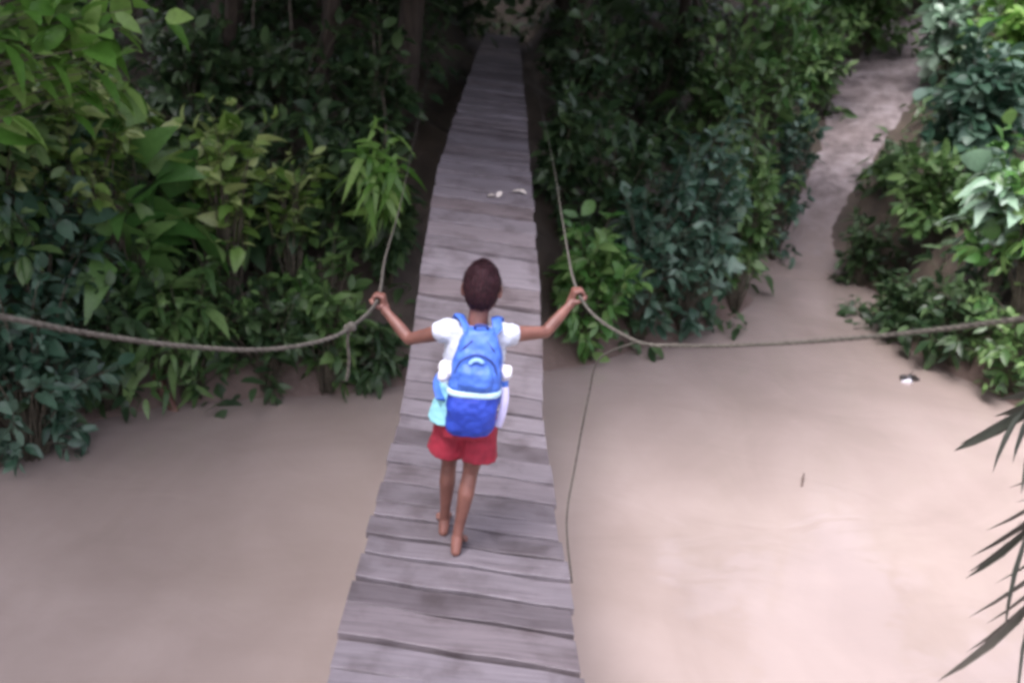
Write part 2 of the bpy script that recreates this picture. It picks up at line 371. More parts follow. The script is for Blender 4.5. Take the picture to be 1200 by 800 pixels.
# ropes (world): points in front of, through and beyond each fist
ropeL = [at(-420,300,1.35), at(-180,342,1.7), at(0,371,2.0), at(100,390,2.2), at(200,404,2.42), at(300,410,2.64), at(370,401,2.84), at(410,384,3.02), KL, at(452,300,4.5), at(469,240,5.9), at(484,170,8.2), at(500,90,12), at(507,40,15)]
ropeR = [at(1600,330,1.3), at(1380,352,1.55), at(1200,373,1.85), at(1100,386,2.08), at(1000,396,2.32), at(900,403,2.56), at(800,405,2.82), at(738,396,2.98), KR, at(660,262,5.0), at(648,190,7), at(632,115,10.5), at(622,60,14)]
rpL = spline(ropeL, 14); rpR = spline(ropeR, 14)
def rope_mesh(pts, R, pitch=.075):
    mb = MB(); L = [0]
    for k in range(1, len(pts)): L.append(L[-1]+(pts[k]-pts[k-1]).length)
    tot = L[-1]; n = int(tot/.011); arr = np.array([tuple(p) for p in pts]); s_ = np.linspace(0, tot, n)
    C = [Vector([np.interp(s, L, arr[:, i]) for i in range(3)]) for s in s_]
    for st_ in range(3):
        P = []
        for k, c in enumerate(C):
            t = (C[min(k+1, n-1)]-C[max(k-1, 0)]).normalized(); a = t.cross(Vector((0,0,1))); a = a.normalized() if a.length > .01 else t.orthogonal().normalized(); b_ = t.cross(a)
            ph = 2*math.pi*(s_[k]/pitch+st_/3); P.append(c+(a*math.cos(ph)+b_*math.sin(ph))*R*.5*(1-.5*min(1, max(0, (c.y-3.5)/2.5))))
        mb.tube(P, [R*.56*(1-.5*min(1, max(0, (c.y-3.5)/2.5))) for c in C], 6)
    return mb
def hand(mb, s):
    C = hd[s]; rp = rpL if s < 0 else rpR; ko = Vector(C+O)
    k = min(range(len(rp)), key=lambda i: (rp[i]-ko).length); t = (rp[min(k+2, len(rp)-1)]-rp[max(k-2, 0)]).normalized()
    fdir = (C-wr[s]); fdir = (fdir-t*fdir.dot(t)).normalized()          # from wrist to rope, square to the rope
    n = t.cross(fdir)*(1 if s > 0 else -1)
    if n.z < 0: n = -n                                                    # back of the hand goes over the rope
    Rr = .0195
    pal0 = wr[s]; kn = C + n*(Rr+.004) - fdir*.004                       # knuckle line above the rope
    heel = C - fdir*.034 + n*.006
    for j in (-1.5,-.5,.5,1.5):
        o_ = t*(j*.0165)
        mb.capsule(heel+o_*.8, .0125, kn+o_, .0105)
    mb.capsule(pal0, .0195, heel, .0175)
    for j, ln in zip((-1.5,-.5,.5,1.5), (.92, 1.06, 1.0, .82)):
        o_ = t*(j*.0172); P = []
        for a in np.linspace(0, 205*ln, 6):
            a = math.radians(a); P.append(C+o_+(n*math.cos(a)+fdir*math.sin(a))*(Rr-.001))
        rs = np.linspace(.0082, .0064, 6)
        for q in range(5): mb.capsule(P[q], rs[q], P[q+1], rs[q+1])
    tb = heel + t*(-.024)                                                # thumb leaves the side of the palm and closes underneath
    P = [tb, tb - n*.016 + fdir*.008 - t*.008, C - t*.034 - n*.019 + fdir*.004, C - t*.02 - n*.021 + fdir*.016]
    for q in range(3): mb.capsule(P[q], (.011,.0095,.0085)[q], P[q+1], (.0095,.0085,.007)[q])
body = MB()
# torso, neck, head
body.loft([(loc(0,0,.53),.07,.06),(loc(0,0,.57),.098,.078),(loc(0,0,.64),.096,.072),(loc(0,0,.72),.088,.066),(loc(0,0,.80),.098,.072),(loc(0,0,.87),.106,.07),(loc(0,0,.92),.095,.058),(loc(0,.004,.955),.05,.045)])
body.capsule(loc(0,.0,.93), .04, loc(0,.022,1.02), .037)
H = loc(0,.038,1.095)
body.ball(H, (.067,.082,.098), 24, 18); body.ball(H+Vector((0,.02,-.035)), (.056,.064,.062), 20, 14)
body.capsule(H+Vector((0,.083,.0)), .009, H+Vector((0,.097,-.022)), .012)                 # nose
for s in (-1, 1):
    body.ball(H+Vector((s*.07,-.004,-.006)), (.009,.019,.028), 12, 10)                  # ears
    body.ball(H+Vector((s*.03,.076,.022)), (.02,.012,.007), 10, 8)                       # brows
body.ball(H+Vector((0,.079,-.052)), (.022,.01,.006), 10, 8); body.ball(H+Vector((0,.077,-.062)), (.018,.01,.006), 10, 8)   # lips
for s in (-1, 1):
    body.capsule(loc(s*.05,0,.91), .046, sh[s], .037)
    body.capsule(sh[s], .034, sh[s].lerp(el[s], .5), .029); body.capsule(sh[s].lerp(el[s], .5), .029, el[s], .0235)
    body.capsule(el[s], .0235, el[s].lerp(wr[s], .35), .0248); body.capsule(el[s].lerp(wr[s], .35), .0248, wr[s], .0168)
    hand(body, s)
    a = foot[s]; ank = a+Vector((0,0,.062)) if s < 0 else a+Vector((0,.012,.072))
    kn = hips[s].lerp(ank, .47)+Vector((s*.002,.035 if s < 0 else .02,0))
    body.capsule(hips[s], .06, hips[s].lerp(kn, .5), .045); body.capsule(hips[s].lerp(kn, .5), .045, kn, .032)
    calf = kn.lerp(ank, .3)+Vector((0,-.012,0))
    body.capsule(kn, .031, calf, .0335); body.capsule(calf, .0335, kn.lerp(ank, .75), .0225); body.capsule(kn.lerp(ank, .75), .0225, ank, .0205)
    ball = a+Vector((s*.012,.105,.018)); heel = ank+Vector((0,-.022,-.042)) if s < 0 else ank+Vector((0,-.026,-.045))
    body.capsule(ank, .0235, heel, .021); body.capsule(heel, .02, ball+Vector((-s*.006,0,0)), .017); body.capsule(ank+Vector((0,.02,-.012)), .023, ball, .017)
    body.capsule(ball+Vector((-.018,0,0)), .016, ball+Vector((.018,-.006,0)), .014)
    for j in range(5):
        x = -s*(.024-.0118*j); ln = .036-.0045*j if j else .036
        body.capsule(ball+Vector((x,-.004*j,-.003)), .0095 if j == 0 else .0072, ball+Vector((x*1.12,ln-.003*j,-.008)), .0085 if j == 0 else .0058)
me = fuse(body, 'person', .0034, 5)
person = link('person', me, M_skin, None, O)
tag(person, 'barefoot child in white shirt and red shorts walking away along the bridge, holding both ropes', 'person')
# eyes
for s in (-1, 1):
    e = MB(); e.ball(H+Vector((s*.03,.077,.006)), (.012,.008,.007), 12, 8); e.build('eye', simple('eye_white', (.7,.68,.66), (.75,.73,.7), 5, .3, 0) if s < 0 else bpy.data.materials['eye_white'], person)
# hair: close-cropped cap with a ragged hairline
hm = MB(); hm.ball(H+Vector((0,-.006,.012)), (.072,.087,.098), 72, 52)
me = hm.mesh('hair'); bm = bmesh.new(); bm.from_mesh(me); hc = H+Vector((0,-.006,.012))
kill = []
for v in bm.verts:
    d = v.co-hc; lim = -.082+.115*max(0, min(1, (d.y+.03)/.1)) + .006*noise.noise(v.co*90)
    if abs(d.x) > .052 and -.03 < d.y < .035: lim = max(lim, -.012)
    if d.z < lim: kill.append(v)
bmesh.ops.delete(bm, geom=kill, context='VERTS')
for v in bm.verts: v.co += v.normal*(.003*noise.noise(v.co*40)+.0018*noise.noise(v.co*130))
hv = [(v.co.copy(), v.normal.copy()) for v in bm.verts]
bmesh.ops.solidify(bm, geom=bm.faces[:], thickness=.006)
hr = random.Random(9)
for q in range(5200):
    c_, n_ = hv[hr.randrange(len(hv))]; c_ = c_+Vector((hr.gauss(0,.0015), hr.gauss(0,.0015), hr.gauss(0,.0015)))
    dn = Vector((hr.gauss(0,.35), hr.gauss(0,.35)-.15, -.9)); dn = dn-n_*dn.dot(n_)
    if dn.length < .2: dn = n_.orthogonal()
    dn = dn.normalized()+n_*hr.uniform(.25,.9); L_ = hr.uniform(.008,.017); sd_ = dn.cross(n_).normalized()*.0013
    a_ = [bm.verts.new(c_-n_*.002+sd_), bm.verts.new(c_-n_*.002-sd_), bm.verts.new(c_+dn*L_-n_*L_*.25)]; bm.faces.new(a_)
bm.to_mesh(me); bm.free(); link('hair', me, M_hair, person)
# shirt
s_ = MB()
s_.loft([(loc(-.02,-.002,.575),.134,.104),(loc(-.014,-.002,.62),.128,.1),(loc(-.006,0,.68),.117,.092),(loc(0,0,.76),.112,.085),(loc(0,0,.84),.118,.084),(loc(0,0,.9),.114,.074),(loc(0,.0,.94),.082,.06),(loc(0,.004,.962),.056,.052)])
for s in (-1, 1):
    s_.capsule(loc(s*.06,0,.906), .055, sh[s].lerp(loc(0,0,.93),.15), .05); s_.tube([sh[s].lerp(el[s], -.1), sh[s].lerp(el[s], .2)], [.047,.042], 16)
me = fuse(s_, 'shirt', .005, 4, lambda c: .007*noise.noise(Vector((c.x*26, c.y*26, c.z*10)))+.004*noise.noise(c*48)); link('shirt', me, M_shirt, person)
# shorts: flared, open legs
s_ = MB(); s_.loft([(loc(0,0,.645),.106,.088),(loc(0,0,.6),.118,.096),(loc(0,0,.545),.117,.1),(loc(0,0,.52),.115,.098)])
for s in (-1, 1):
    k_ = foot[s]; s_.tube([loc(s*.055,0,.58), loc(s*.058,(.018 if s < 0 else -.006),.5), loc(s*.066-.004,(.028 if s < 0 else -.01),.415)], [.066,.071,.078], 20)
me = fuse(s_, 'shorts', .005, 4, lambda c: .007*noise.noise(Vector((c.x*26, c.y*26, c.z*8)))+.003*noise.noise(c*45)); link('shorts', me, M_shorts, person)
# ---- backpack
bp = empty('backpack', O+loc(0,-.13,.58)); tag(bp, "blue two-tone backpack with pale trim band, worn on the child's back", 'backpack'); bo = loc(0,-.13,.5)
def B(x, y, z): return Vector((x+LEAN*(z-.5), y, z-.5))
def rot_loft(rings, power, name, mat, sm=3, vox=.004, amp=.0055):
    m_ = MB(); m_.loft(rings, 40, power)
    me = fuse(m_, name, vox, sm, lambda c: amp*noise.noise(c*20)+amp*.5*noise.noise(c*50)); return link(name, me, mat, bp)
X0 = .018
rot_loft([(B(X0,-.0,.675),.094,.062),(B(X0,-.002,.70),.099,.07),(B(X0,0,.75),.095,.068),(B(X0,.006,.82),.084,.06),(B(X0,.014,.87),.068,.047),(B(X0,.02,.905),.045,.03)], 3.2, 'pack_body', M_packblue)
rot_loft([(B(X0,.0,.50),.078,.052),(B(X0,-.004,.53),.092,.067),(B(X0,-.008,.61),.096,.075),(B(X0,-.004,.68),.095,.067)], 3.2, 'lower_pocket', M_packdeep)
rot_loft([(B(X0,-.002,.666),.101,.073),(B(X0,-.002,.677),.103,.077),(B(X0,-.002,.689),.101,.073)], 3.2, 'trim_band', M_trim, 1, .0035, 0)
rot_loft([(B(X0,-.058,.695),.058,.02),(B(X0,-.062,.72),.066,.026),(B(X0,-.058,.765),.062,.024),(B(X0,-.048,.795),.046,.014)], 3, 'front_pocket', M_packblue, 3)
m_ = MB(); m_.tube([B(X0+.026*math.cos(a), -.067+.006*math.sin(a), .79+.024*math.sin(a)) for a in np.linspace(.5, 2.9, 14)], .006, 6, flat=1.6); m_.build('emblem_arc', simple('trim_soft', (.16,.32,.6), (.22,.4,.66), 40, .5, 0), bp)  # plain pale arc in place of the unreadable emblem
m_ = MB(); m_.tube(spline([B(X0-.072,-.045,.70), B(X0-.076,-.052,.755), B(X0-.056,-.056,.805), B(X0,-.056,.832), B(X0+.056,-.056,.805), B(X0+.076,-.052,.755), B(X0+.072,-.045,.70)], 6), .0032, 6); m_.build('zipper', M_packdark, bp)
m_ = MB(); m_.tube(spline([B(X0-.022,.03,.885), B(X0-.02,.012,.918), B(X0+.02,.012,.918), B(X0+.022,.03,.885)], 6), .006, 8); m_.build('carry_handle', M_packdark, bp)
for s in (-1, 1):
    m_ = MB(); P = spline([B(s*.042+X0,.03,.87), B(s*.058+X0,.075,.893), B(s*.068,.13,.912), B(s*.078,.19,.89), B(s*.086,.215,.82), B(s*.1,.222,.72), B(s*.12,.19,.66), B(s*.125,.12,.63), B(s*.105,.05,.6)], 6)
    m_.tube(P, .021, 10, flat=.3, up=(0,.6,.8)); m_.build('shoulder_strap', M_packblue, bp)
    m_ = MB(); m_.tube([B(s*.024+X0,-.024,.872), B(s*.05+X0,-.032,.845), B(s*.077+X0,-.022,.80), B(s*.088+X0,-.014,.765)], [.009,.011,.009,.005], 8, flat=.5); m_.build('strap_anchor', M_packdark, bp)  # dark strap anchor slanting across the pack top
    m_ = MB(); rr2 = random.Random(5+s)
    for q in range(7): m_.ball(B(s*.108+X0+rr2.uniform(-.014,.014), .01+rr2.uniform(-.03,.03), .735+rr2.uniform(-.02,.025)), rr2.uniform(.015,.024), 12, 9)
    link('side_pouch', fuse(m_, 'side_pouch', .004, 2, lambda c: .004*noise.noise(c*60)), M_white, bp)
m_ = MB(); m_.tube(spline([B(.112+X0,.0,.69), B(.118+X0,-.01,.64), B(.114+X0,-.012,.58), B(.104+X0,-.006,.53)], 5), [.016]*16, 10, flat=.3, up=(0,1,0)); m_.build('strap_tail', M_lilac, bp)

# ------------------------------------------------------------------ ropes
def rope(name, pts, R, label, cat='rope'):
    o = rope_mesh(pts, R).build(name, M_rope); return tag(o, label, cat)
rl = rope('handrail_rope', rpL, .0072, "sagging pale handrail rope gripped in the child's left hand")
rrp = rope('handrail_rope', rpR, .0066, "dark sagging handrail rope gripped in the child's right hand")
kp = ropeL[7]; m_ = MB()
for q in range(5):
    a = q*1.25; m_.ball(kp+Vector((.01*math.cos(a), .008*math.sin(a), .008*math.sin(a*1.7))), .0135, 10, 8)
link('knot', fuse(m_, 'knot', .004, 1), M_rope, rl)
m_ = rope_mesh(spline([kp, kp+Vector((-.008,.0,-.05)), kp+Vector((-.004,.01,-.12)), kp+Vector((-.012,.008,-.2))], 6), .006, .05); m_.build('rope_tail', M_rope, rl)
hp = spline([rpR[7*14-2], at(703,420,3.18), at(690,462,3.3), at(674,545,3.42), at(664,610,3.46), deckpt(.43, at(662,668,3.5).y)+Vector((0,0,-.02))], 10)
tag(rope_mesh(hp, .0045, .04).build('tie_rope', M_rope), 'thin slack tie rope hanging from the right handrail down to the deck edge', 'rope')

# ------------------------------------------------------------------ plants
U5 = np.array([.22,.5,.78]); 
SHAPES = {'ovate': (.78,1.0,.62), 'lance': (.8,.95,.6), 'heart': (1.0,.9,.5), 'round': (.85,1.05,.85)}
def leaves(name, base, d, n, L, W, droop, mat, parent, shape='ovate', fold=.25, kind=None):
    N = len(base); d = d/np.linalg.norm(d, axis=1, keepdims=True)
    n = n-d*np.sum(n*d, 1, keepdims=True); n /= (np.linalg.norm(n, axis=1, keepdims=True)+1e-9); sd = np.cross(d, n)
    V = np.zeros((N, 11, 3)); L = np.broadcast_to(L, (N,)); W = np.broadcast_to(W, (N,)); dr = np.broadcast_to(droop, (N,))
    curve = lambda u: base+d*(L*u)[:, None]-n*(dr*L*u*u)[:, None]-np.array([0,0,1.])*(dr*.5*L*u*u)[:, None]
    V[:, 0] = base; V[:, 10] = curve(1.0)
    for k, (u, w) in enumerate(zip(U5, SHAPES[shape])):
        c = curve(u); s = sd*(W*.5*w)[:, None]; up = n*(W*.5*w*fold)[:, None]
        V[:, 1+3*k] = c-s+up; V[:, 2+3*k] = c; V[:, 3+3*k] = c+s+up
    T = np.array([(0,2,1),(0,3,2),(7,8,10),(8,9,10)]); Qd = np.array([(1,2,5,4),(2,3,6,5),(4,5,8,7),(5,6,9,8)])
    off = (np.arange(N)*11)[:, None, None]
    me = np_mesh(name, V.reshape(-1, 3), [(T[None]+off).reshape(-1, 3), (Qd[None]+off).reshape(-1, 4)])
    return link(name, me, mat, parent)
UP = np.array([0,0,1.])
def plant(name, label, cat, base, h, rx, mat, L=.11, W=.06, nc=60, npc=9, droop=.25, shape='ovate', ry=None, lean=(0,0), group=None, cz=.55, rz=.5, bias=.5, spread=.9, upn=.75, stems=6, stem=.012, ground=True, foliage='foliage'):
    ry = ry or rx; base = Vector(base); root = empty(name, base); tag(root, label, cat, group)
    c = np.array([lean[0], lean[1], h*cz]); rg = np.random.default_rng(abs(hash((round(base.x, 3), round(base.y, 3), round(h, 2)))) % 2**31) if False else np.random.default_rng(int(abs(base.x*7919+base.y*104729+h*1299))+3)
    ends = []
    while len(ends) < nc:
        v = rg.normal(size=3); v /= np.linalg.norm(v); v *= rg.random()**bias
        # lumpy outline
        k = 1+.28*math.sin(v[0]*5+base.x*3)+.2*math.sin(v[1]*7+v[2]*6+base.y*2)
        p = c+v*np.array([rx, ry, h*rz])*k
        if ground and p[2]+base.z < max(hz(p[0]+base.x, p[1]+base.y), WZ)+.04: 
            if rg.random() < .9: continue
            p[2] = max(hz(p[0]+base.x, p[1]+base.y), WZ)+.06-base.z
        ends.append(p)
    sm = MB(); B_ = []; D_ = []; 
    for e in ends:
        s0 = np.array([rg.normal()*.06*rx, rg.normal()*.06*ry, -.04]); mid = np.array([e[0]*.35, e[1]*.35, e[2]*.75+.1*h])
        mid += rg.normal(size=3)*.05*h
        t = np.linspace(0, 1, 7)[:, None]; P = (1-t)**2*s0+2*t*(1-t)*mid+t*t*e
        sm.tube([Vector(q) for q in P], list(np.linspace(stem, .0022, 7)), 5)
        tt = rg.uniform(.5, 1.0, npc)[:, None]; tt[:2] = 1
        B_.append((1-tt)**2*s0+2*tt*(1-tt)*mid+tt*tt*e); tg = 2*(1-tt)*(mid-s0)+2*tt*(e-mid); tg /= np.linalg.norm(tg, axis=1, keepdims=True)
        D_.append(tg)
    Bp = np.concatenate(B_); Tg = np.concatenate(D_); N = len(Bp)
    rnd = rg.normal(size=(N, 3)); rnd -= Tg*np.sum(rnd*Tg, 1, keepdims=True); rnd /= np.linalg.norm(rnd, axis=1, keepdims=True)
    out = Bp-c*np.array([1,1,.8]); out /= (np.linalg.norm(out, axis=1, keepdims=True)+1e-6)
    d = Tg*.5+rnd*spread+out*.35+UP*.05; nn = UP*upn+rg.normal(size=(N, 3))*.42+out*.3
    sz = L*rg.lognormal(0, .28, N); Bp = Bp+d*0.02
    leaves(foliage, Bp, d, nn, sz, sz*(W/L)*rg.uniform(.85, 1.15, N), droop*rg.uniform(.4, 1.7, N), ML[mat] if isinstance(mat, str) else mat, root, shape)
    sm.build('stems', M_twig, root); return root
def pplant(px, pb, pt, rpx, name, label, cat, mat, **k):
    b = ground_at(px, pb); d = b.dot(FW); sc = d/F_PX; h = max(.25, (pb-pt)*sc/math.cos(rad(14)))
    return plant(name, label, cat, b, h, rpx*sc, mat, **k)

# left bank
pplant(40, 535, 290, 105, 'shrub', 'dark blue-green shrub at the waterline, nearest the left edge', 'shrub', 'blue', nc=90, npc=11, L=.13, W=.06)
pplant(130, 482, 300, 90, 'shrub', 'dense dark shrub overhanging the left water edge behind the sagging rope', 'shrub', 'dark', nc=90, npc=11, L=.13, W=.07)
pplant(225, 466, 300, 75, 'shrub', 'dark green shrub with drooping twigs above the left mud shore', 'shrub', 'mid', nc=70, npc=10, L=.14, W=.055, droop=.6)
pplant(315, 458, 320, 65, 'shrub', 'low shaded shrub on the left shore under the middle of the sagging rope', 'shrub', 'dark', nc=70, npc=10, L=.13, W=.06)
pplant(385, 455, 290, 55, 'shrub', 'dull green shrub between the rope knot and the left shore', 'shrub', 'mid', nc=60, npc=10, L=.15, W=.06)
pplant(440, 452, 375, 34, 'shrub', 'small drooping plant at the waterline just left of the bridge', 'shrub', 'dark', nc=34, npc=9, L=.14, W=.05, droop=.7)
pplant(60, 440, 205, 100, 'shrub', 'broad bluish shrub on the upper left bank, half in shade', 'shrub', 'blue', nc=90, npc=10, L=.17, W=.08)
pplant(165, 400, 190, 70, 'broadleaf_plant', 'light green plant with large upright leaves amid the left bank thicket', 'plant', 'fresh', nc=26, npc=4, L=.4, W=.17, shape='heart', droop=.35, upn=.4)
pplant(270, 400, 135, 48, 'climbing_plant', 'yellow-green leafy climber lit against the dark trunks of the left bank', 'plant', 'yellow', nc=52, npc=8, L=.16, W=.09, cz=.72, rz=.3, shape='heart')
pplant(345, 370, 195, 34, 'leafy_plant', 'yellowish sapling with pale top leaves right of the lit climber', 'plant', 'yellow', nc=22, npc=7, L=.18, W=.07, cz=.75, rz=.3)
pplant(355, 400, 290, 40, 'leafy_plant', 'small pale green plant in the dark gap beside the rope knot', 'plant', 'fresh', nc=22, npc=7, L=.14, W=.06)
pplant(110, 380, 65, 95, 'bush', 'arching light green bush at the upper left with tiered sprays', 'bush', 'yellow', nc=100, npc=10, L=.15, W=.075, cz=.7, rz=.33)
pplant(20, 420, 60, 90, 'bush', 'mid green bush filling the left edge above the blue-green shrub', 'bush', 'mid', nc=110, npc=10, L=.17, W=.08, cz=.62, rz=.4)
# near-left leafy tree, blurred bright leaves in the top corner
b0 = Vector((-5.6, 5.4, 0)); b0.z = hz(b0.x, b0.y); tl = at(35, 45, 5.9)
plant('small_tree', 'bright lime green leafy tree reaching into the top left corner', 'tree', b0, (tl.z-b0.z)/.85, .75, 'lime', ry=.7, L=.2, W=.1, nc=80, npc=10, cz=.85, rz=.17, stem=.025, lean=(tl.x-b0.x, tl.y-b0.y), foliage='crown')
# bright hanging spray
b1 = ground_at(447, 330)
plant('leafy_plant', 'vivid green drooping spray of long leaves left of the bridge', 'plant', b1, 1.62, .22, 'lime', L=.17, W=.065, nc=34, npc=6, cz=.82, rz=.2, droop=.9, shape='lance', spread=.6, lean=(.08,-.75))
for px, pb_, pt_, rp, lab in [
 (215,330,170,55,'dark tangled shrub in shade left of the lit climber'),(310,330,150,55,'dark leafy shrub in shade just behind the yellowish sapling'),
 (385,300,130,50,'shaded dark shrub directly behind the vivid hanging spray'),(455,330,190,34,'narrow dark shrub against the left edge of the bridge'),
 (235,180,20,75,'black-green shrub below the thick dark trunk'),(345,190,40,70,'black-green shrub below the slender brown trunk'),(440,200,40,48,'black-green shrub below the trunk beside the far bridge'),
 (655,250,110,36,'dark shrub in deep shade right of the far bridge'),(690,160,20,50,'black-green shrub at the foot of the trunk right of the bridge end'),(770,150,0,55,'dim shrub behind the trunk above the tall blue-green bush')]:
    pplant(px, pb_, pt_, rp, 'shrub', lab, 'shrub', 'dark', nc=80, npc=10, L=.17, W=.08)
# right bank, left of the path
pplant(690, 422, 275, 52, 'bush', 'fresh green bush at the waterline right beside the bridge', 'bush', 'fresh', nc=95, npc=10, L=.17, W=.08)
pplant(745, 395, 215, 56, 'bush', 'teal green bush behind the fresh green bush by the bridge', 'bush', 'blue', nc=90, npc=10, L=.16, W=.08)
pplant(800, 388, 165, 60, 'bush', 'tall blue-green bush with many small pale leaves above the right shore', 'bush', 'blue', nc=140, npc=10, L=.15, W=.08)
pplant(858, 362, 150, 46, 'bush', 'bushy grey-green shrub at the water inlet, left of the muddy path', 'bush', 'mid', nc=120, npc=10, L=.15, W=.075)
pplant(905, 305, 130, 34, 'bush', 'narrow leafy shrub edging the lower muddy path', 'bush', 'blue', nc=80, npc=9, L=.15, W=.08)
pplant(835, 260, 20, 60, 'bush', 'mid green bush standing high on the bank between bridge and path', 'bush', 'mid', nc=130, npc=10, L=.2, W=.09)
pplant(885, 200, -25, 50, 'bush', 'bright green feathery bush at the top left of the muddy path', 'bush', 'fresh', nc=120, npc=10, L=.22, W=.07)
pplant(945, 130, 20, 45, 'bush', 'dark green bush at the upper bend of the muddy path', 'bush', 'mid', nc=90, npc=10, L=.22, W=.1)
pplant(715, 300, 150, 45, 'shrub', 'dim shrub in deep shade between the bridge and the tall bush', 'shrub', 'dark', nc=70, npc=9, L=.18, W=.09)
# right bank, right of the path
pplant(1055, 398, 325, 36, 'shrub', 'dark low shrub overhanging the right shore beside the inlet', 'shrub', 'dark', nc=60, npc=10, L=.13, W=.06)
pplant(1115, 428, 320, 52, 'shrub', 'dark green shrub on the right shore behind the handrail rope', 'shrub', 'dark', nc=80, npc=10, L=.14, W=.06)
pplant(1185, 458, 372, 50, 'bush', 'small-leaved fresh green bush at the right edge just above the water', 'bush', 'mid', nc=70, npc=10, L=.12, W=.05)
pplant(1085, 300, 170, 44, 'bush', 'mid green bush just right of the muddy path', 'bush', 'mid', nc=90, npc=10, L=.18, W=.09)
pplant(1150, 380, 205, 50, 'broadleaf_plant', 'pale mint plant with big glossy leaves on the right bank', 'plant', 'pale', nc=30, npc=7, L=.27, W=.14, shape='heart', cz=.82, rz=.22, droop=.4)
pplant(1190, 380, 120, 55, 'bush', 'leafy green bush behind the pale mint plant at the right edge', 'bush', 'fresh', nc=110, npc=10, L=.18, W=.1)
pplant(1125, 230, 60, 56, 'bush', 'grey-green bush with glossy round leaves, right of the upper path', 'bush', 'blue', nc=120, npc=10, L=.22, W=.14, shape='round')
pplant(1100, 110, -10, 40, 'broadleaf_plant', 'light mint rounded clump of leaves above the top of the muddy path', 'plant', 'pale', nc=40, npc=8, L=.27, W=.18, shape='round', cz=.7)
pplant(1185, 150, -30, 65, 'bush', 'lime green bush in the top right corner', 'bush', 'lime', nc=110, npc=10, L=.26, W=.13)
pplant(1000, 70, -40, 60, 'bush', 'green bush closing the far end of the muddy path', 'bush', 'mid', nc=110, npc=10, L=.28, W=.13)

pplant(1008, 335, 262, 28, 'shrub', 'dark low shrub under the bank on the right of the path foot', 'shrub', 'dark', nc=50, npc=9, L=.14, W=.07)
pplant(1040, 225, 180, 24, 'leafy_plant', 'small green plant on the right verge halfway up the muddy path', 'plant', 'mid', nc=40, npc=9, L=.15, W=.08)
pplant(925, 180, 130, 22, 'leafy_plant', 'small dull plant on the left verge halfway up the muddy path', 'plant', 'mid', nc=36, npc=9, L=.15, W=.08)
# ------------------------------------------------------------------ trees (trunk + high crown)
def tree(name, label, x, y, tr, crown, cr, mat, L=.36, W=.2, nc=170, npc=20, lean=(0,0), crz=None):
    z0 = hz(x, y); root = empty(name, (x, y, z0)); tag(root, label, 'tree', None)
    c = Vector(crown)-root.location; m_ = MB(); top = Vector((c.x, c.y, c.z))
    P = spline([Vector((0,0,-.3)), Vector((c.x*.1+.05, c.y*.1, c.z*.3)), Vector((c.x*.35-.05, c.y*.4, c.z*.65)), top], 8)
    m_.tube(P, [tr*(1.35 if k < 2 else 1)*(1-.75*k/len(P)) for k in range(len(P))], 12)
    rg = np.random.default_rng(int(abs(x*91+y*37)*10)+5); e_ = []; crz = crz or cr*.6
    for k in range(nc):
        v = rg.normal(size=3); v /= np.linalg.norm(v); v *= rg.random()**.42; q = 1+.25*math.sin(v[0]*6+x)+.2*math.sin(v[1]*7+v[2]*5+y)
        e_.append(np.array(c)+v*np.array([cr, cr, crz])*q)
    B_ = []; 
    for k, e in enumerate(e_):
        if k < 34:
            s0 = P[int(len(P)*rg.uniform(.55, .97))]; m1 = s0.lerp(Vector(e), .5)+Vector((0,0,.15*cr)); m_.tube(spline([s0, m1, Vector(e)], 4), list(np.linspace(tr*.3, .012, 9)), 6)
        B_.append(e+rg.normal(size=(npc, 3))*cr*.11)
    Bp = np.concatenate(B_); N = len(Bp); d = rg.normal(size=(N, 3)); d[:, 2] *= .5; n = UP*.7+rg.normal(size=(N, 3))*.5; sz = L*rg.lognormal(0, .25, N)
    m_.build('trunk', M_bark, root); leaves('crown', Bp, d, n, sz, sz*W/L, .25, ML[mat], root)
    return root
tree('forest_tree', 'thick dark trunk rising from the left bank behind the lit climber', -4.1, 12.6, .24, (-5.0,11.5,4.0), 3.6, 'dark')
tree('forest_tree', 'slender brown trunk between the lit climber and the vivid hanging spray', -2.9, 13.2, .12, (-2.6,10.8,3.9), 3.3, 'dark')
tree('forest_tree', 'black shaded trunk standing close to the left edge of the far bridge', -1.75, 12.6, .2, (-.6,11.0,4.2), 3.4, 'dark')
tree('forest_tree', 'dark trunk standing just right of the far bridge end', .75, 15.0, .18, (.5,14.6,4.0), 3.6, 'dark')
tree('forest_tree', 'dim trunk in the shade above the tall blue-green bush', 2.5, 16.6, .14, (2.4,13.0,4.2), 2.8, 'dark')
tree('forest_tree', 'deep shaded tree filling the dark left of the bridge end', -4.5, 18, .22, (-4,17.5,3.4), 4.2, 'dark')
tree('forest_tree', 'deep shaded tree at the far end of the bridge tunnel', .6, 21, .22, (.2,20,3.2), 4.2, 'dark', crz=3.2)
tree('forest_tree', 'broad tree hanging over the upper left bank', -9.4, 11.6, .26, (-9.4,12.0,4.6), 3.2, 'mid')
tree('forest_tree', 'added low spreading tree, its dark boughs put in to shade the far half of the bridge', -2.6, 10.9, .11, (-.6,9.8,2.7), 2.5, 'dark', crz=1.4, nc=120)  # added tree; low crown keeps light off the far deck
tree('forest_tree', 'added spreading tree on the left bank, its boughs set to darken the middle of the bridge', -3.6, 10.6, .09, (-1.2,7.1,2.9), 2.6, 'dark', crz=1.2, nc=120)  # added tree; crown reaches out to dim the middle deck
tree('forest_tree', 'added slim tree on the right bank, leaning over to shade the far half of the bridge', 3.1, 17.0, .08, (.5,11.4,3.0), 2.3, 'dark', crz=1.4, nc=120)  # added tree; extends the canopy that darkens the far deck
tree('forest_tree', 'leafy tree behind the bushes between bridge and path', 4.6, 20.5, .2, (4.4,20.5,3.6), 3.0, 'mid')
